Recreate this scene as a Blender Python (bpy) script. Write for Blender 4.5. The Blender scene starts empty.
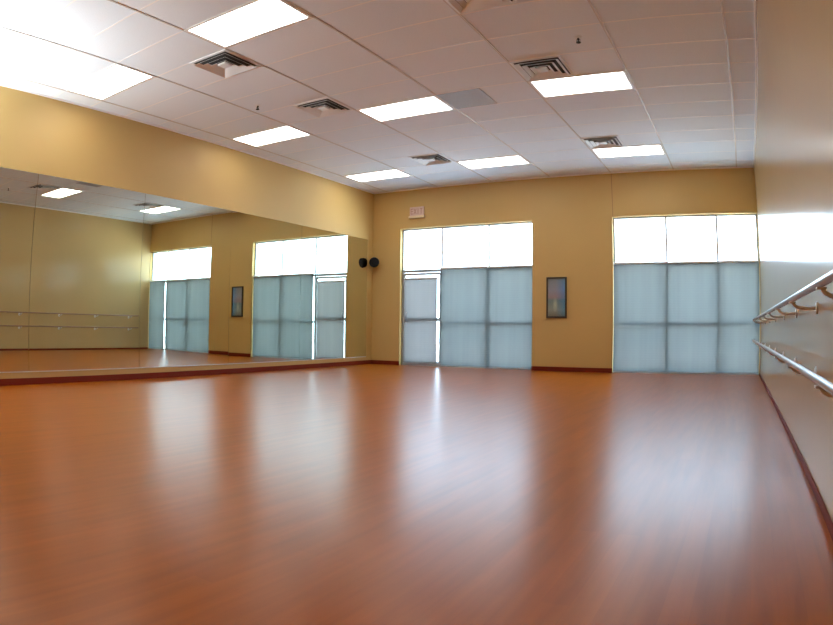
import bpy, bmesh, math, random
from mathutils import Vector, Matrix
random.seed(4)
sc = bpy.context.scene
C = sc.collection
PI = math.pi

# ------------------------------------------------------------ camera
W, H = 8.006, 3.733          # room width, ceiling height; left wall x=0, back wall y=0
YF = -14.0                   # front wall, behind the camera
yaw, pit, roll = 0.505, 0.023, 0.012
fw = Vector((-math.sin(yaw)*math.cos(pit), math.cos(yaw)*math.cos(pit), math.sin(pit)))
rt = Vector((math.cos(yaw), math.sin(yaw), 0))
up = rt.cross(fw)
r2 = math.cos(roll)*rt + math.sin(roll)*up
u2 = math.cos(roll)*up - math.sin(roll)*rt
cd = bpy.data.cameras.new('camera')
cam = bpy.data.objects.new('camera', cd); C.objects.link(cam)
M = Matrix((r2, u2, -fw)).transposed().to_4x4()
M.translation = Vector((7.523, -11.608, 0.805))
cam.matrix_world = M
cd.sensor_fit = 'HORIZONTAL'
cd.sensor_width = 36.0
cd.sensor_height = 36.0*625/833
cd.lens = 27.6
cd.clip_start = 0.05
cd.type = 'PANO'             # the compact camera's lens bends straight lines outwards
cc = cd
cc.panorama_type = 'FISHEYE_LENS_POLYNOMIAL'
cc.fisheye_fov = PI
cc.fisheye_polynomial_k0 = -2.795168109e-05
cc.fisheye_polynomial_k1 = -0.03614038194
cc.fisheye_polynomial_k2 = -9.992645819e-06
cc.fisheye_polynomial_k3 = -1.44532347e-06
cc.fisheye_polynomial_k4 = -4.332715607e-08
sc.camera = cam

# ------------------------------------------------------------ world, light, exposure
SKY = 11.5
SUN = 90.0
TROFFER = 6.4
GLARE_LAMP = 800.0  # strength of the added lamp behind the ceiling glare
wd = bpy.data.worlds.new('sky'); sc.world = wd; wd.use_nodes = True
nt = wd.node_tree; bg = nt.nodes['Background']
tc = nt.nodes.new('ShaderNodeTexCoord'); sp = nt.nodes.new('ShaderNodeSeparateXYZ')
cr = nt.nodes.new('ShaderNodeValToRGB')
nt.links.new(tc.outputs['Generated'], sp.inputs[0]); nt.links.new(sp.outputs[2], cr.inputs[0])
cr.color_ramp.elements[0].position = 0.0; cr.color_ramp.elements[0].color = (0.60, 0.79, 1.0, 1)
cr.color_ramp.elements[1].position = 0.8; cr.color_ramp.elements[1].color = (0.45, 0.7, 1.0, 1)
nt.links.new(cr.outputs[0], bg.inputs[0]); bg.inputs[1].default_value = SKY
sl = bpy.data.lights.new('sun', 'SUN'); sl.energy = SUN; sl.angle = 0.01; sl.color = (1.0, 0.97, 0.93)
so = bpy.data.objects.new('sun', sl); C.objects.link(so); so.rotation_euler = (math.radians(35), 0, math.radians(12)); so.location = (4, -4, 12)
sc.view_settings.view_transform = 'Standard'
sc.view_settings.look = 'None'
sc.view_settings.gamma = 1
sc.view_settings.use_curve_mapping = False
sc.view_settings.exposure = 0.28
sc.cycles.use_denoising = True
sc.cycles.denoising_input_passes = 'RGB_ALBEDO_NORMAL'
sc.cycles.denoising_prefilter = 'ACCURATE'
sc.cycles.max_bounces = 10
sc.cycles.diffuse_bounces = 6
sc.cycles.transparent_max_bounces = 12
sc.cycles.sample_clamp_indirect = 8

# ------------------------------------------------------------ materials
def mat(name, col, rough=0.5, metal=0.0, coat=0.0, coat_rough=0.1, spec=0.5, emis=None, estr=0):
    m = bpy.data.materials.new(name); m.use_nodes = True
    b = m.node_tree.nodes['Principled BSDF']
    b.inputs['Base Color'].default_value = (*col, 1)
    b.inputs['Roughness'].default_value = rough
    b.inputs['Metallic'].default_value = metal
    b.inputs['Coat Weight'].default_value = coat
    b.inputs['Coat Roughness'].default_value = coat_rough
    b.inputs['Specular IOR Level'].default_value = spec
    if emis:
        b.inputs['Emission Color'].default_value = (*emis, 1)
        b.inputs['Emission Strength'].default_value = estr
    return m
def noise_col(m, c1, c2, scale, detail=4, bump=0.0, vec_scale=(1, 1, 1), bump_scale=None, dist=0.01):
    n = m.node_tree; b = n.nodes['Principled BSDF']; L = n.links
    t = n.nodes.new('ShaderNodeTexCoord'); mp = n.nodes.new('ShaderNodeMapping')
    mp.inputs['Scale'].default_value = vec_scale
    L.new(t.outputs['Object'], mp.inputs[0])
    nz = n.nodes.new('ShaderNodeTexNoise'); nz.inputs['Scale'].default_value = scale; nz.inputs['Detail'].default_value = detail
    L.new(mp.outputs[0], nz.inputs['Vector'])
    mx = n.nodes.new('ShaderNodeMix'); mx.data_type = 'RGBA'
    mx.inputs[6].default_value = (*c1, 1); mx.inputs[7].default_value = (*c2, 1)
    L.new(nz.outputs[0], mx.inputs[0]); L.new(mx.outputs[2], b.inputs['Base Color'])
    if bump:
        n2 = n.nodes.new('ShaderNodeTexNoise'); n2.inputs['Scale'].default_value = bump_scale or scale
        L.new(mp.outputs[0], n2.inputs['Vector'])
        bp = n.nodes.new('ShaderNodeBump'); bp.inputs['Strength'].default_value = bump; bp.inputs['Distance'].default_value = dist
        L.new(n2.outputs[0], bp.inputs['Height']); L.new(bp.outputs[0], b.inputs['Normal'])
        L.new(bp.outputs[0], b.inputs['Coat Normal'])
    return m

m_paint = noise_col(mat('warm_tan_paint', (0.6, 0.36, 0.13), 0.55), (0.56, 0.375, 0.125), (0.52, 0.345, 0.115), 1.2)
m_paint_gloss = noise_col(mat('semi_gloss_tan_paint', (0.6, 0.36, 0.13), 0.45, coat=1.0, coat_rough=0.14, spec=0.15),
                          (0.5, 0.345, 0.15), (0.47, 0.32, 0.14), 1.2, bump=0.25, bump_scale=1.6, dist=0.004)
m_paint_gloss.node_tree.nodes['Principled BSDF'].inputs['Coat IOR'].default_value = 1.22
m_ceil = noise_col(mat('mineral_ceiling_tile', (0.75, 0.72, 0.71), 0.9, spec=0.2), (0.80, 0.87, 0.95), (0.75, 0.82, 0.90), 60, 6, bump=0.5, dist=0.004)
m_grid = mat('white_ceiling_grid', (0.88, 0.88, 0.89), 0.5)
m_runner = mat('grey_ceiling_runner', (0.6, 0.58, 0.57), 0.5)
m_base = mat('maroon_baseboard', (0.16, 0.014, 0.003), 0.55, spec=0.2)
m_white = mat('white_enamel', (0.8, 0.79, 0.77), 0.4)
m_alu = mat('dark_anodised_aluminium', (0.4, 0.42, 0.44), 0.4, 0.4)
m_alu_l = mat('clear_anodised_aluminium', (0.75, 0.77, 0.78), 0.35, 0.3)
m_dark = mat('duct_dark_grey', (0.04, 0.04, 0.045), 0.8)
m_vent = mat('white_painted_steel', (0.8, 0.84, 0.88), 0.5)
m_black = mat('black_plastic', (0.008, 0.007, 0.008), 0.6, spec=0.2)
m_steel = mat('pale_bracket_metal', (0.7, 0.66, 0.6), 0.35, 0.4)
m_rail = mat('varnished_barre', (0.3, 0.17, 0.1), 0.3, coat=0.3, coat_rough=0.15)
m_grille = noise_col(mat('blue_grey_return_grille', (0.3, 0.31, 0.34), 0.6), (0.5, 0.54, 0.6), (0.44, 0.47, 0.52), 30)
m_conc = noise_col(mat('pale_concrete', (0.5, 0.49, 0.47), 0.9), (0.56, 0.56, 0.55), (0.48, 0.48, 0.48), 3)
m_frame = mat('dark_brown_picture_frame', (0.03, 0.022, 0.015), 0.4)
m_mframe = mat('mirror_edge', (0.12, 0.16, 0.14), 0.3)

# mirror glass, faintly green
m_mirror = bpy.data.materials.new('silvered_mirror'); m_mirror.use_nodes = True
n = m_mirror.node_tree; b = n.nodes['Principled BSDF']
b.inputs['Base Color'].default_value = (0.78, 0.83, 0.74, 1); b.inputs['Metallic'].default_value = 1; b.inputs['Roughness'].default_value = 0.0

# window glass: clear, mirrors a little
m_glass = bpy.data.materials.new('window_glass'); m_glass.use_nodes = True
n = m_glass.node_tree; n.nodes.clear()
o_ = n.nodes.new('ShaderNodeOutputMaterial'); mx = n.nodes.new('ShaderNodeMixShader')
tr = n.nodes.new('ShaderNodeBsdfTransparent'); gl = n.nodes.new('ShaderNodeBsdfGlossy'); gl.inputs['Roughness'].default_value = 0.0
tr.inputs[0].default_value = (0.95, 0.98, 0.97, 1)
mx.inputs[0].default_value = 0.05
n.links.new(tr.outputs[0], mx.inputs[1]); n.links.new(gl.outputs[0], mx.inputs[2]); n.links.new(mx.outputs[0], o_.inputs[0])

# shade cloth: lets light through, slightly see-through
def shade_mat(name, col, see):
    m = bpy.data.materials.new(name); m.use_nodes = True
    n = m.node_tree; n.nodes.clear(); L = n.links
    o_ = n.nodes.new('ShaderNodeOutputMaterial')
    t = n.nodes.new('ShaderNodeTexCoord'); s = n.nodes.new('ShaderNodeSeparateXYZ'); L.new(t.outputs['Object'], s.inputs[0])
    wv = n.nodes.new('ShaderNodeTexWave'); wv.wave_type = 'BANDS'; wv.bands_direction = 'Z'
    wv.inputs['Scale'].default_value = 7.0; wv.inputs['Distortion'].default_value = 0.4; wv.inputs['Detail'].default_value = 2
    L.new(t.outputs['Object'], wv.inputs[0])
    nz = n.nodes.new('ShaderNodeTexNoise'); nz.inputs['Scale'].default_value = 2.0
    mp = n.nodes.new('ShaderNodeMapping'); mp.inputs['Scale'].default_value = (3.0, 1, 0.15); L.new(t.outputs['Object'], mp.inputs[0]); L.new(mp.outputs[0], nz.inputs[0])
    ad = n.nodes.new('ShaderNodeMath'); ad.operation = 'MULTIPLY_ADD'; ad.inputs[1].default_value = 0.1; L.new(wv.outputs[1], ad.inputs[0]); L.new(nz.outputs[0], ad.inputs[2])
    mc = n.nodes.new('ShaderNodeMix'); mc.data_type = 'RGBA'
    mc.inputs[6].default_value = (*[c*0.8 for c in col], 1); mc.inputs[7].default_value = (*[min(1, c*1.15) for c in col], 1)
    L.new(ad.outputs[0], mc.inputs[0])
    tl = n.nodes.new('ShaderNodeBsdfTranslucent'); L.new(mc.outputs[2], tl.inputs[0])
    df = n.nodes.new('ShaderNodeBsdfDiffuse'); L.new(mc.outputs[2], df.inputs[0])
    a = n.nodes.new('ShaderNodeMixShader'); a.inputs[0].default_value = 0.75; L.new(tl.outputs[0], a.inputs[1]); L.new(df.outputs[0], a.inputs[2])
    tp = n.nodes.new('ShaderNodeBsdfTransparent'); c = n.nodes.new('ShaderNodeMixShader'); c.inputs[0].default_value = see
    L.new(a.outputs[0], c.inputs[1]); L.new(tp.outputs[0], c.inputs[2]); L.new(c.outputs[0], o_.inputs[0])
    return m
m_shade = shade_mat('pale_blue_grey_shade_cloth', (0.145, 0.158, 0.15), 0.005)
m_shade_d = shade_mat('grey_shade_cloth', (0.19, 0.178, 0.168), 0.005)

# prismatic diffuser of the ceiling lights
m_lamp = mat('lit_prismatic_diffuser', (0.9, 0.9, 0.88), 0.5, emis=(1.0, 0.97, 0.93), estr=TROFFER)

# plank floor
m_floor = mat('varnished_wood_planks', (0.3, 0.1, 0.03), 0.3, spec=0.32)
n = m_floor.node_tree; b = n.nodes['Principled BSDF']; L = n.links
t = n.nodes.new('ShaderNodeTexCoord'); mp = n.nodes.new('ShaderNodeMapping'); mp.inputs['Rotation'].default_value = (0, 0, PI/2)
L.new(t.outputs['Object'], mp.inputs[0])
br = n.nodes.new('ShaderNodeTexBrick'); br.offset = 0.37; br.offset_frequency = 2
br.inputs['Scale'].default_value = 1.0; br.inputs['Brick Width'].default_value = 1.15; br.inputs['Row Height'].default_value = 0.09
br.inputs['Mortar Size'].default_value = 0.0008; br.inputs['Bias'].default_value = 0.0
br.inputs['Color1'].default_value = (0.345, 0.082, 0.001, 1); br.inputs['Color2'].default_value = (0.315, 0.073, 0.001, 1); br.inputs['Mortar'].default_value = (0.30, 0.07, 0.002, 1)
L.new(mp.outputs[0], br.inputs[0])
mg = n.nodes.new('ShaderNodeMapping'); mg.inputs['Scale'].default_value = (9, 0.7, 1); L.new(t.outputs['Object'], mg.inputs[0])
nz = n.nodes.new('ShaderNodeTexNoise'); nz.inputs['Scale'].default_value = 2.0; nz.inputs['Detail'].default_value = 3; L.new(mg.outputs[0], nz.inputs[0])
rp = n.nodes.new('ShaderNodeMapRange'); rp.inputs[1].default_value = 0.3; rp.inputs[2].default_value = 0.7; rp.inputs[3].default_value = 0.88; rp.inputs[4].default_value = 1.12
L.new(nz.outputs[0], rp.inputs[0])
mu = n.nodes.new('ShaderNodeVectorMath'); mu.operation = 'SCALE'; L.new(br.outputs[0], mu.inputs[0]); L.new(rp.outputs[0], mu.inputs[3])
L.new(mu.outputs[0], b.inputs['Base Color'])
b.inputs['Roughness'].default_value = 0.285
b.inputs['Specular Tint'].default_value = (1.0, 0.55, 0.25, 1)

# picture in the frame: vague blue-violet upper half, pale figure in a dark lower half
m_pic = mat('blue_grey_print', (0.2, 0.25, 0.35), 0.25)
n = m_pic.node_tree; b = n.nodes['Principled BSDF']; L = n.links
t = n.nodes.new('ShaderNodeTexCoord'); s = n.nodes.new('ShaderNodeSeparateXYZ'); L.new(t.outputs['Generated'], s.inputs[0])
r1 = n.nodes.new('ShaderNodeValToRGB'); e = r1.color_ramp.elements
e[0].position = 0.0; e[0].color = (0.22, 0.2, 0.18, 1); e[1].position = 1.0; e[1].color = (0.3, 0.32, 0.36, 1)
for p_, c_ in ((0.18, (0.34, 0.36, 0.36)), (0.42, (0.22, 0.3, 0.34)), (0.5, (0.42, 0.3, 0.36)), (0.7, (0.38, 0.36, 0.48))):
    k = e.new(p_); k.color = (*c_, 1)
L.new(s.outputs[2], r1.inputs[0])
r3 = n.nodes.new('ShaderNodeValToRGB'); e = r3.color_ramp.elements
e[0].position = 0.45; e[0].color = (1, 1, 1, 1); e[1].position = 0.95; e[1].color = (0.45, 0.95, 1.5, 1)
L.new(s.outputs[0], r3.inputs[0])
mm = n.nodes.new('ShaderNodeMix'); mm.data_type = 'RGBA'; mm.blend_type = 'MULTIPLY'; mm.inputs[0].default_value = 1
L.new(r1.outputs[0], mm.inputs[6]); L.new(r3.outputs[0], mm.inputs[7])
mp2 = n.nodes.new('ShaderNodeMapping'); mp2.inputs['Location'].default_value = (-0.42, 0, -0.3); mp2.inputs['Scale'].default_value = (1, 0, 1)
mp2.vector_type = 'POINT'
mpS = n.nodes.new('ShaderNodeMapping'); mpS.inputs['Scale'].default_value = (6, 0, 4.5)
L.new(t.outputs['Generated'], mp2.inputs[0]); L.new(mp2.outputs[0], mpS.inputs[0])
gr = n.nodes.new('ShaderNodeTexGradient'); gr.gradient_type = 'SPHERICAL'; L.new(mpS.outputs[0], gr.inputs[0])
m4 = n.nodes.new('ShaderNodeMix'); m4.data_type = 'RGBA'; m4.inputs[7].default_value = (0.55, 0.58, 0.52, 1)
L.new(gr.outputs[1], m4.inputs[0]); L.new(mm.outputs[2], m4.inputs[6]); L.new(m4.outputs[2], b.inputs['Base Color'])

m_sign = mat('milky_acrylic', (0.62, 0.45, 0.38), 0.35)
m_signbody = mat('cream_plastic', (0.75, 0.62, 0.38), 0.4)
m_signmark = mat('faded_red', (0.42, 0.22, 0.17), 0.5)

# ------------------------------------------------------------ mesh helpers
def box(bm, x0, x1, y0, y1, z0, z1, bev=0):
    r = bmesh.ops.create_cube(bm, size=1, matrix=Matrix.Translation(((x0+x1)/2, (y0+y1)/2, (z0+z1)/2)) @ Matrix.Diagonal((x1-x0, y1-y0, z1-z0, 1)))
    if bev:
        es = list({e for v in r['verts'] for e in v.link_edges})
        bmesh.ops.bevel(bm, geom=es, offset=bev, segments=2, affect='EDGES', profile=0.5)
def tube(bm, p, q, r, seg=16, r_end=None, caps=True):
    p, q = Vector(p), Vector(q); d = q-p
    m = Matrix.Translation((p+q)/2) @ d.to_track_quat('Z', 'Y').to_matrix().to_4x4()
    bmesh.ops.create_cone(bm, cap_ends=caps, segments=seg, radius1=r, radius2=r if r_end is None else r_end, depth=d.length, matrix=m)
def path(bm, pts, r, seg=12):
    pts = [Vector(p) for p in pts]; rings = []
    for i, p in enumerate(pts):
        d = (pts[min(i+1, len(pts)-1)]-pts[max(i-1, 0)]).normalized()
        q = d.to_track_quat('Z', 'Y')
        rings.append([bm.verts.new(p + q @ Vector((r*math.cos(a), r*math.sin(a), 0))) for a in [2*PI*k/seg for k in range(seg)]])
    for a, b_ in zip(rings, rings[1:]):
        for k in range(seg):
            bm.faces.new((a[k], a[(k+1) % seg], b_[(k+1) % seg], b_[k]))
    bm.faces.new(rings[0][::-1]); bm.faces.new(rings[-1])
def lathe(bm, prof, c, axis=(0, 0, 1), seg=28):
    q = Vector(axis).to_track_quat('Z', 'Y'); c = Vector(c); rings = []
    for r, h in prof:
        rings.append([bm.verts.new(c + q @ Vector((max(r, 1e-4)*math.cos(2*PI*k/seg), max(r, 1e-4)*math.sin(2*PI*k/seg), h))) for k in range(seg)])
    for a, b_ in zip(rings, rings[1:]):
        for k in range(seg):
            bm.faces.new((a[k], a[(k+1) % seg], b_[(k+1) % seg], b_[k]))
    bm.faces.new(rings[0][::-1]); bm.faces.new(rings[-1])
def obj(name, bm, m, parent=None, loc=None, smooth=False):
    bmesh.ops.recalc_face_normals(bm, faces=bm.faces)
    me = bpy.data.meshes.new(name)
    if smooth:
        for f in bm.faces: f.smooth = True
        for e in bm.edges:
            if len(e.link_faces) == 2 and e.calc_face_angle(0) > 0.7: e.smooth = False
    bm.to_mesh(me); bm.free(); me.materials.append(m)
    o = bpy.data.objects.new(name, me); C.objects.link(o)
    if parent: o.parent = parent
    if loc: o.location = loc
    return o
def bx(name, args, m, parent=None, bev=0, loc=None):
    bm = bmesh.new()
    for a in (args if isinstance(args[0], (tuple, list)) else [args]): box(bm, *a, bev=bev)
    return obj(name, bm, m, parent, loc)
def empty(name, loc=(0, 0, 0)):
    o = bpy.data.objects.new(name, None); C.objects.link(o); o.location = loc; o.empty_display_size = 0.1
    return o
def tag(o, label, cat, group=None):
    o['label'] = label; o['category'] = cat
    if group: o['group'] = group
    return o
def struct(o):
    o['kind'] = 'structure'; return o
def dup(root, loc, label):
    r = root.copy(); C.objects.link(r); r.location = loc; r['label'] = label
    for ch in list(root.children):
        c = ch.copy(); C.objects.link(c); c.parent = r
        for g in ch.children:
            d = g.copy(); C.objects.link(d); d.parent = c
    return r

# ------------------------------------------------------------ the room
WT = 2.88                    # head of the windows
TB = 2.04                    # transom / top of the shades
W1a, W1b, W2a, W2b = 0.70, 3.63, 5.22, 7.995
T = 0.22
struct(bx('floor', (-0.1, W+0.1, YF-0.1, T, -0.1, 0.0), m_floor))
back = struct(bx('wall_back', [(-0.1, W1a, 0, T, 0, H), (W1b, W2a, 0, T, 0, H), (W2b, W+0.1, 0, T, 0, H),
                      (W1a, W1b, 0, T, WT, H), (W2a, W2b, 0, T, WT, H)], m_paint))
bx('control_joint', (5.232, 5.244, -0.004, 0.0, WT, H), mat('joint_shadow_bead', (0.35, 0.2, 0.08), 0.6), back)
struct(bx('wall_left', (-0.1, 0, YF, 0, 0, H), m_paint))
struct(bx('wall_right', (W, W+0.1, YF, 0, 0, H), m_paint_gloss))
struct(bx('wall_front', (-0.1, W+0.1, YF-0.1, YF, 0, H), m_paint))
ceil = struct(bx('ceiling', (-0.1, W+0.1, YF-0.1, T, H, H+0.1), m_ceil))
X0, DX, Y0, DY = 0.35, 1.22, -1.09, 0.622
bm = bmesh.new()
for k in range(7): box(bm, X0+DX*k-0.011, X0+DX*k+0.011, YF, 0, H-0.007, H)
obj('ceiling_runners', bm, m_runner, ceil)
bm = bmesh.new()
for k in range(-1, 21):
    y = Y0-DY*k
    if YF < y < -0.05: box(bm, 0, W, y-0.009, y+0.009, H-0.002, H)
obj('ceiling_cross_tees', bm, m_grid, ceil)
bx('wall_angle', [(0, 0.02, YF, 0, H-0.02, H), (0, W, -0.02, 0, H-0.02, H), (W-0.02, W, YF, 0, H-0.02, H)], m_grid, ceil)
struct(bx('ground', (-14, 22, T+0.001, 22, -0.2, -0.06), m_conc))
BH = 0.085
struct(bx('baseboard_left', (0, 0.014, YF, 0, 0, BH), m_base))
struct(bx('baseboard_back', [(0.014, W1a, -0.014, 0, 0, BH), (W1b, W2a, -0.014, 0, 0, BH)], m_base))
struct(bx('baseboard_right', (W-0.008, W, YF, -0.014, 0, 0.045), m_base))

# storefront windows: frame, mullions, panes
FY0, FY1 = 0.09, 0.15
def window(idx, x0, x1, mull, door=None):
    root = struct(empty('window_%d' % idx, (x0, FY0, 0)))
    def P(name, boxes, m): 
        o = bx(name, boxes, m, root); o.matrix_parent_inverse = Matrix.Translation(-root.location); return o
    f = [(x0, x0+0.03, FY0, FY1, 0, WT), (x1-0.03, x1, FY0, FY1, 0, WT), (x0+0.03, x1-0.03, FY0, FY1, WT-0.03, WT)]
    sx = mull[0] if door else x0+0.03
    f.append((sx, x1-0.03, FY0, FY1, 0, 0.03))
    P('window_frame', f, m_alu)
    edges = [x0+0.03]+mull+[x1-0.03]
    for m_ in mull:
        P('mullion', (m_-0.02, m_+0.02, FY0-0.01, FY1-0.003, 0.0 if door and m_ == mull[0] else 0.03, WT-0.03), m_alu_l)
    P('transom', (x0+0.03, x1-0.03, FY0+0.003, FY1-0.006, TB-0.09, TB-0.03), m_alu)
    for i, (a, b_) in enumerate(zip(edges, edges[1:])):
        a2, b2 = a+(0.02 if i else 0), b_-(0.02 if i < len(mull) else 0)
        if not (door and i == 0):
            P('middle_rail', (a2, b2, FY0+0.003, FY1-0.006, 0.87, 0.92), m_alu)
            P('pane', (a2, b2, 0.12, 0.126, 0.03, 0.87), m_glass)
            P('pane', (a2, b2, 0.12, 0.126, 0.92, TB-0.09), m_glass)
        P('pane', (a2, b2, 0.12, 0.126, TB-0.03, WT-0.03), m_glass)
    return root
window(1, W1a, W1b, [1.65, 2.69], True)
window(2, W2a, W2b, [6.24, 7.21])

# glass door in the left bay of the first window
D0, D1, DT = 0.735, 1.628, 1.94
door = struct(empty('door_1', (D0, 0.09, 0)))
def DP(name, boxes, m, parent=None, bev=0):
    o = bx(name, boxes, m, parent or door, bev)
    if not parent: o.matrix_parent_inverse = Matrix.Translation(-door.location)
    return o
leaf = DP('door_frame', [(D0, D0+0.05, 0.08, 0.12, 0.01, DT), (D1-0.035, D1, 0.08, 0.12, 0.01, DT), (D0+0.05, D1-0.035, 0.08, 0.12, DT-0.05, DT),
                  (D0+0.05, D1-0.035, 0.08, 0.12, 0.01, 0.1), (D0+0.05, D1-0.035, 0.085, 0.115, 0.93, 1.0)], m_alu)
DP('door_pane', [(D0+0.05, D1-0.035, 0.098, 0.104, 0.1, 0.93), (D0+0.05, D1-0.035, 0.098, 0.104, 1.0, DT-0.05)], m_glass)
bm = bmesh.new()
path(bm, [(D0+0.10, 0.08, 1.12), (D0+0.10, 0.045, 1.11), (D0+0.10, 0.04, 1.08), (D0+0.10, 0.04, 0.92), (D0+0.10, 0.045, 0.89), (D0+0.10, 0.08, 0.88)], 0.01)
o = obj('door_pull', bm, m_alu, door, smooth=True); o.matrix_parent_inverse = Matrix.Translation(-door.location)
bx('threshold', (D0, D1, 0.06, 0.16, 0, 0.012), m_alu_l, door).matrix_parent_inverse = Matrix.Translation(-door.location)

# roller shades
m_hem = mat('grey_hem_bar', (0.35, 0.37, 0.39), 0.5)
def shade(x0, x1, ztop, zbot, y, label, cloth, bar=True):
    root = empty('roller_shade', ((x0+x1)/2, y, ztop)); w = (x1-x0)/2; h = ztop-zbot
    bm = bmesh.new()     # cloth with a slight belly and thickness
    nx, nz_ = 10, 16; g = {}
    for s_ in (0, 1):
        for i in range(nx+1):
            for j in range(nz_+1):
                u = i/nx; v = j/nz_
                yy = 0.003*math.sin(u*PI*3+x0*5)*v + (0.0008 if s_ else 0)
                g[s_, i, j] = bm.verts.new((-w+2*w*u, yy, -0.02-(h-0.03)*v))
    for i in range(nx):
        for j in range(nz_):
            bm.faces.new((g[0, i, j], g[0, i+1, j], g[0, i+1, j+1], g[0, i, j+1]))
    for k in [k for k in g if k[0] == 1]: bm.verts.remove(g[k])
    obj('shade_cloth', bm, cloth, root, smooth=True)
    bm = bmesh.new(); tube(bm, (-w, 0.012, -0.02), (w, 0.012, -0.02), 0.02, 18)
    obj('roller_tube', bm, m_alu_l, root, smooth=True)
    bx('hem_bar', (-w, w, -0.006, 0.006, -h, -h+0.026), m_hem, root, 0.003)
    for s_ in (-1, 1):
        bx('end_bracket', (s_*w-0.002, s_*w+0.002, -0.01, 0.035, -0.042, 0.0), m_white, root)
    tag(root, label, 'shade', 'roller shades over the lower windows')
    return root
SY = 0.008
shade(0.775, 1.56, 1.84, 0.04, 0.045, 'grey roller shade on the glass door, the shortest and greyest of the shades', m_shade_d)
shade(1.652, 2.690, TB-0.01, 0.008, SY, 'pale roller shade directly right of the glass door', m_shade)
shade(2.655, 3.620, TB-0.01, 0.008, SY+0.045, 'pale roller shade beside the framed picture, right bay of the door window', m_shade)
shade(5.228, 6.237, TB-0.01, 0.008, SY, 'pale roller shade in the bay of the large right window nearest the framed picture', m_shade)
shade(6.222, 7.228, TB-0.01, 0.008, SY+0.045, 'pale roller shade in the middle bay of the large right window', m_shade)
shade(7.213, 7.988, TB-0.01, 0.008, SY, 'narrow pale roller shade in the corner next to the wall with the barres', m_shade)

# ------------------------------------------------------------ mirrors on the left wall
seams = [-0.22, -2.46, -4.31, -6.15, -8.0, -9.85]
MB_, MT_ = 0.17, 2.67
mlab = ['frameless wall mirror panel nearest the back corner, reflecting the window with the door',
        'frameless wall mirror panel reflecting the framed picture, second from the back corner',
        'frameless wall mirror panel reflecting the large window by the barre wall',
        'frameless wall mirror panel reflecting the tan wall with the two barres and ceiling lights',
        'frameless wall mirror panel cut by the left edge of the photo']
for i in range(5):
    a, b_ = seams[i+1]+0.0025, seams[i]-0.0025
    r = empty('wall_mirror', (0.0, (a+b_)/2, MB_)); hw = (b_-a)/2
    if i >= 2: r.rotation_euler.y = 0.0022   # hung a touch out of plumb
    if i == 4: r.rotation_euler.z = 0.003
    bx('mirror_glass', (0.004, 0.010, -hw, hw, 0.0, MT_-MB_), m_mirror, r)
    bx('backing_board', (0.0, 0.0039, -hw, hw, 0.0, MT_-MB_), m_mframe, r)
    bx('bottom_channel', (0.0, 0.013, -hw, hw, -0.012, -0.0005), m_alu_l, r)
    tag(r, mlab[i], 'mirror', 'wall mirror panels')

# ------------------------------------------------------------ ballet barres on the right wall
def barre(z, label):
    y0, y1 = -0.5, -13.2; off = 0.15
    r = empty('ballet_barre', (W, y0, z)); L_ = y1-y0
    bm = bmesh.new(); tube(bm, (-off, 0, 0), (-off, L_, 0), 0.017, 20)
    bmesh.ops.create_uvsphere(bm, u_segments=16, v_segments=8, radius=0.017, matrix=Matrix.Translation((-off, 0, 0)))
    obj('rail', bm, m_rail, r, smooth=True)
    k = 0; y = -0.25
    proto = None
    while y > L_:
        if proto is None:
            bm = bmesh.new()
            lathe(bm, [(0.034, 0), (0.034, 0.006), (0.026, 0.01), (0.01, 0.012)], (0, 0, -0.05), (-1, 0, 0))
            path(bm, [(-0.005, 0, -0.05), (-0.06, 0, -0.052), (-0.11, 0, -0.048), (-0.135, 0, -0.036), (-0.148, 0, -0.018)], 0.009)
            box(bm, -0.17, -0.13, -0.02, 0.02, -0.025, -0.016, bev=0.002)
            proto = obj('bracket', bm, m_steel, r, (0, y, 0), smooth=True)
        else:
            c = proto.copy(); C.objects.link(c); c.parent = r; c.location = (0, y, 0)
        y -= 1.22
    tag(r, label, 'ballet barre', 'ballet barres on the right wall')
barre(0.97, 'upper of the two rounded ballet barres bracketed to the right wall')
barre(0.625, 'lower of the two rounded ballet barres bracketed to the right wall')

# ------------------------------------------------------------ ceiling lights
def light():
    r = empty('ceiling_light', (0, 0, H)); a, b_ = 0.60, 0.302
    bm = bmesh.new()
    for q in ((-a, a, -b_, -b_+0.03), (-a, a, b_-0.03, b_), (-a, -a+0.035, -b_+0.03, b_-0.03), (a-0.035, a, -b_+0.03, b_-0.03)):
        box(bm, *q, -0.012, -0.001, bev=0.002)
    obj('light_frame', bm, m_white, r)
    bx('diffuser', (-a+0.035, a-0.035, -b_+0.03, b_-0.03, -0.009, -0.003), m_lamp, r)
    return r
LX = [0.98, 3.40, 5.84]; LY = [-1.40, -4.52, -7.64, -10.76]
pos = [(0, 0, 'lit rectangular ceiling light nearest the corner above the speaker'),
       (1, 0, 'lit rectangular ceiling light in the row nearest the windows, middle one'),
       (2, 0, 'lit rectangular ceiling light in front of the large right window'),
       (0, 1, 'lit rectangular ceiling light along the mirror wall, second from the back corner'),
       (1, 1, 'lit rectangular ceiling light in the middle of the ceiling beside the grey square grille'),
       (2, 1, 'lit rectangular ceiling light at the right, directly below a dark square vent in the picture'),
       (0, 2, 'lit rectangular ceiling light by the mirror wall in the glaring white part of the ceiling'),
       (1, 2, 'largest lit ceiling light, cut by the top edge of the photo'),
       (2, 2, 'lit rectangular ceiling light over the barre side, beyond the top edge of the photo'),
       (0, 3, 'lit rectangular ceiling light of the rear row by the mirror wall, outside the photo'),
       (1, 3, 'lit rectangular ceiling light of the rear row in the middle, outside the photo'),
       (2, 3, 'lit rectangular ceiling light of the rear row above the camera, outside the photo')]
l0 = light()
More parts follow.
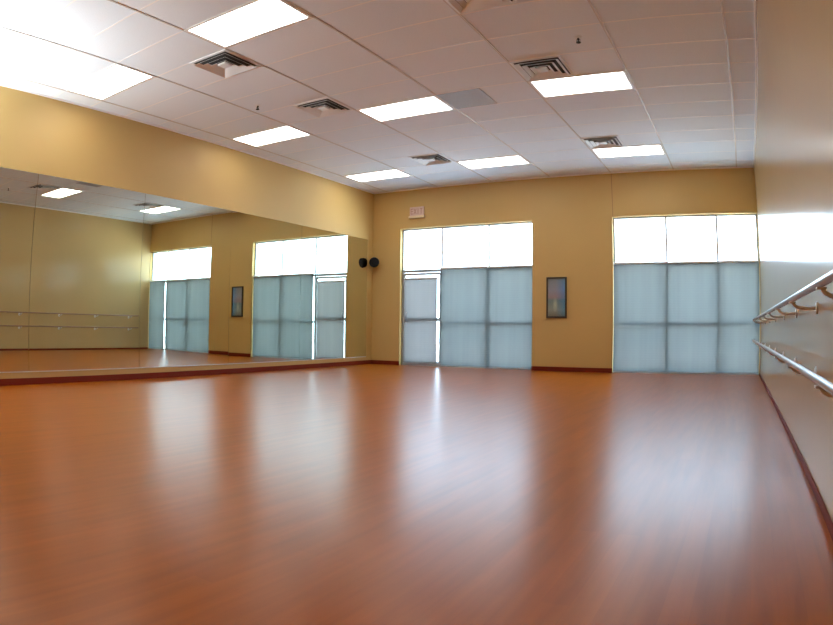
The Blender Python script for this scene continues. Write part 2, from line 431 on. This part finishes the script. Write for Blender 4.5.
for i, (a, b_, lab) in enumerate(pos):
    o = l0 if i == 0 else dup(l0, (0, 0, H), lab)
    o.location = (LX[a], LY[b_], H); tag(o, lab, 'light', 'rectangular ceiling lights')

# ------------------------------------------------------------ ceiling air vents (four-way diffusers)
def vent():
    r = empty('ceiling_vent', (0, 0, H)); s = 0.295
    bm = bmesh.new()
    for q in ((-s, s, -s, -s+0.03), (-s, s, s-0.03, s), (-s, -s+0.03, -s+0.03, s-0.03), (s-0.03, s, -s+0.03, s-0.03)):
        box(bm, *q, -0.012, -0.001)
    obj('vent_frame', bm, m_vent, r)
    bx('duct_opening', (-s+0.03, s-0.03, -s+0.03, s-0.03, -0.003, -0.001), m_dark, r)
    for k, (ro, ri) in enumerate(((0.258, 0.215), (0.188, 0.145), (0.118, 0.075))):
        bm = bmesh.new(); z0, z1 = -0.006, -0.034         # sloping square louvre
        A = [bm.verts.new((x*ro, y*ro, z1)) for x, y in ((-1, -1), (1, -1), (1, 1), (-1, 1))]
        B = [bm.verts.new((x*ri, y*ri, z0)) for x, y in ((-1, -1), (1, -1), (1, 1), (-1, 1))]
        A2 = [bm.verts.new((v.co.x, v.co.y, z1+0.003)) for v in A]
        B2 = [bm.verts.new((v.co.x, v.co.y, z0+0.003)) for v in B]
        for j in range(4):
            m_ = (j+1) % 4
            bm.faces.new((A[j], A[m_], B[m_], B[j])); bm.faces.new((A2[j], A2[m_], B2[m_], B2[j]))
            bm.faces.new((A[j], A[m_], A2[m_], A2[j])); bm.faces.new((B[j], B[m_], B2[m_], B2[j]))
        obj('louvre', bm, m_vent, r)
    bm = bmesh.new(); box(bm, -0.06, 0.06, -0.06, 0.06, -0.03, -0.006, bev=0.003); obj('centre_plate', bm, m_vent, r)
    return r
v0 = vent()
vl = [(2.485, -7.02, 'dark louvred ceiling vent next to the largest ceiling light'),
      (2.485, -5.14, 'dark louvred ceiling vent above the mirror side, between two rows of lights'),
      (2.485, -2.02, 'small dark louvred ceiling vent near the back corner, left of the middle window light'),
      (5.535, -5.14, 'dark louvred ceiling vent touching the right-hand light below the sprinkler'),
      (5.535, -2.02, 'dark louvred ceiling vent just above the light in front of the large right window'),
      (5.535, -7.02, 'louvred ceiling vent cut by the top edge of the photo')]
for i, (x, y, lab) in enumerate(vl):
    o = v0 if i == 0 else dup(v0, (0, 0, H), lab)
    o.location = (x, y, H); tag(o, lab, 'air vent', 'louvred ceiling vents')

# flat return grille beside the middle light
r = empty('return_grille', (4.315, -4.52, H)); s = 0.295
bm = bmesh.new()
for q in ((-s, s, -s, -s+0.02), (-s, s, s-0.02, s), (-s, -s+0.02, -s+0.02, s-0.02), (s-0.02, s, -s+0.02, s-0.02)): box(bm, *q, -0.010, -0.001)
obj('grille_frame', bm, m_grille, r)
bx('grille_back', (-s+0.02, s-0.02, -s+0.02, s-0.02, -0.003, -0.001), m_dark, r)
bm = bmesh.new()
for k in range(27): box(bm, -s+0.02, s-0.02, -0.266+k*0.0205-0.0075, -0.266+k*0.0205+0.0075, -0.008, -0.004)
obj('grille_bars', bm, m_grille, r)
tag(r, 'flat blue-grey square return grille in the ceiling beside the middle light', 'air vent')

# sprinklers
def sprinkler():
    r = empty('fire_sprinkler', (0, 0, H))
    bm = bmesh.new(); lathe(bm, [(0.04, 0), (0.038, -0.006), (0.02, -0.012), (0.012, -0.014)], (0, 0, -0.0005)); obj('escutcheon', bm, m_vent, r, smooth=True)
    bm = bmesh.new(); lathe(bm, [(0.011, -0.012), (0.011, -0.03), (0.006, -0.032), (0.006, -0.05)], (0, 0, 0))
    for s_ in (-1, 1): path(bm, [(s_*0.010, 0, -0.026), (s_*0.02, 0, -0.036), (s_*0.018, 0, -0.05), (s_*0.003, 0, -0.062)], 0.003, 8)
    obj('sprinkler_body', bm, m_black, r, smooth=True)
    bm = bmesh.new(); lathe(bm, [(0.006, -0.06), (0.026, -0.062), (0.026, -0.065), (0.006, -0.067)], (0, 0, 0)); obj('deflector', bm, m_black, r, smooth=True)
    return r
s0 = sprinkler(); s0.location = (1.81, -5.72, H)
tag(s0, 'small dark fire sprinkler in the ceiling nearer the mirror wall', 'sprinkler', 'fire sprinklers')
s1 = dup(s0, (6.14, -5.81, H), 'small dark fire sprinkler in the ceiling above the right-hand light')

# ------------------------------------------------------------ speaker in the back left corner
r = empty('wall_speaker', (0.155, -0.17, 2.18))
ax = Vector((0.45, -0.85, -0.22)).normalized()
bm = bmesh.new(); lathe(bm, [(0.05, -0.09), (0.085, -0.07), (0.105, -0.02), (0.108, 0.035), (0.1, 0.045)], (0, 0, 0), ax, 32); obj('speaker_housing', bm, m_black, r, smooth=True)
bm = bmesh.new(); lathe(bm, [(0.098, 0.0455), (0.09, 0.056), (0.05, 0.064), (0.001, 0.066)], (0, 0, 0), ax, 32); obj('speaker_grille', bm, mat('black_speaker_mesh', (0.008, 0.007, 0.008), 0.8, spec=0.15), r, smooth=True)
bm = bmesh.new(); path(bm, [-ax*0.085, -ax*0.1+Vector((0, 0.0, 0)), Vector((-0.05, 0.13, 0.02)), Vector((-0.055, 0.165, 0.02))], 0.012); box(bm, -0.085, -0.025, 0.158, 0.169, -0.03, 0.07); obj('wall_bracket', bm, m_black, r)
tag(r, 'small round black speaker mounted high in the back left corner', 'speaker')

# ------------------------------------------------------------ exit sign above the door
r = empty('exit_sign', (1.10, 0.0, 3.09))
bm = bmesh.new(); box(bm, -0.19, 0.19, -0.05, -0.001, 0.0, 0.05, bev=0.006); obj('sign_housing', bm, m_signbody, r)
bm = bmesh.new(); box(bm, -0.17, 0.17, -0.03, -0.02, 0.051, 0.24, bev=0.003); obj('sign_panel', bm, m_sign, r)
bm = bmesh.new()
def glyph(ch, x, z, w, h, s_):
    y0, y1 = -0.0325, -0.0303
    if ch == 'E':
        box(bm, x, x+s_, y0, y1, z, z+h)
        for q in (0, (h-s_)/2, h-s_): box(bm, x+s_, x+w, y0, y1, z+q, z+q+s_)
    if ch == 'I': box(bm, x+w/2-s_/2, x+w/2+s_/2, y0, y1, z, z+h)
    if ch == 'T':
        box(bm, x, x+w, y0, y1, z+h-s_, z+h); box(bm, x+w/2-s_/2, x+w/2+s_/2, y0, y1, z, z+h-s_)
    if ch == 'X':
        for d in (-1, 1):
            a = math.atan2(h, w*d)
            ln = math.hypot(w, h)-s_*0.6
            bmesh.ops.create_cube(bm, size=1, matrix=Matrix.Translation((x+w/2, (y0+y1)/2+d*0.0003, z+h/2)) @ Matrix.Rotation(-a, 4, 'Y') @ Matrix.Diagonal((ln, y1-y0, s_*0.9, 1)))
for ch, x in zip('EXIT', (-0.145, -0.07, 0.0, 0.075)): glyph(ch, x, 0.085, 0.06, 0.12, 0.014)
obj('sign_lettering', bm, m_signmark, r)
tag(r, 'pale unlit exit sign on the wall above the glass door', 'exit sign')

# ------------------------------------------------------------ framed picture between the windows
r = empty('framed_picture', (4.12, 0.0, 1.39)); a, b_ = 0.2, 0.385
bm = bmesh.new()
for q in ((-a, a, -b_, -b_+0.03), (-a, a, b_-0.03, b_), (-a, -a+0.03, -b_+0.03, b_-0.03), (a-0.03, a, -b_+0.03, b_-0.03)):
    box(bm, q[0], q[1], -0.035, -0.001, q[2], q[3], bev=0.003)
obj('picture_frame', bm, m_frame, r)
bx('print', (-a+0.03, a-0.03, -0.015, -0.010, -b_+0.03, b_-0.03), m_pic, r)
bx('picture_glass', (-a+0.03, a-0.03, -0.022, -0.020, -b_+0.03, b_-0.03), m_glass, r)
tag(r, 'narrow dark framed blue-grey picture hanging on the tan wall between the windows', 'picture')

# ------------------------------------------------------------ unseen uplight, added to make the upper-left ceiling glare
r = empty('added_uplight', (0.0, -10.6, 2.1))
bm = bmesh.new()
prof = [(0.03, -0.12), (0.09, -0.08), (0.15, 0.0), (0.17, 0.06)]
seg = 20
for (ra, ha), (rb, hb) in zip(prof, prof[1:]):
    for k in range(seg):
        a0, a1 = -PI/2+PI*k/seg, -PI/2+PI*(k+1)/seg
        f = [bm.verts.new((ra_*math.cos(aa)+0.005, ra_*math.sin(aa)*1.2, h_)) for ra_, aa, h_ in ((ra, a0, ha), (ra, a1, ha), (rb, a1, hb), (rb, a0, hb))]
        bm.faces.new(f)
bmesh.ops.remove_doubles(bm, verts=bm.verts, dist=1e-4)
obj('bowl', bm, m_white, r, smooth=True)
bx('wall_plate', (0.0005, 0.012, -0.06, 0.06, -0.14, 0.02), m_white, r)
ld = bpy.data.lights.new('added_glare_lamp', 'SPOT'); ld.energy = GLARE_LAMP; ld.color = (0.93, 1.0, 1.0); ld.spot_size = 2.4; ld.spot_blend = 1.0; ld.shadow_soft_size = 0.06
lo = bpy.data.objects.new('added_glare_lamp', ld); C.objects.link(lo); lo.parent = r; lo.location = (0.13, 0, 0.08)
lo.rotation_euler = Vector((0.4, 0.45, 1)).to_track_quat('-Z', 'Y').to_euler()
tag(r, 'white half-bowl uplight added on the mirror wall out of view for the ceiling glare', 'wall light')
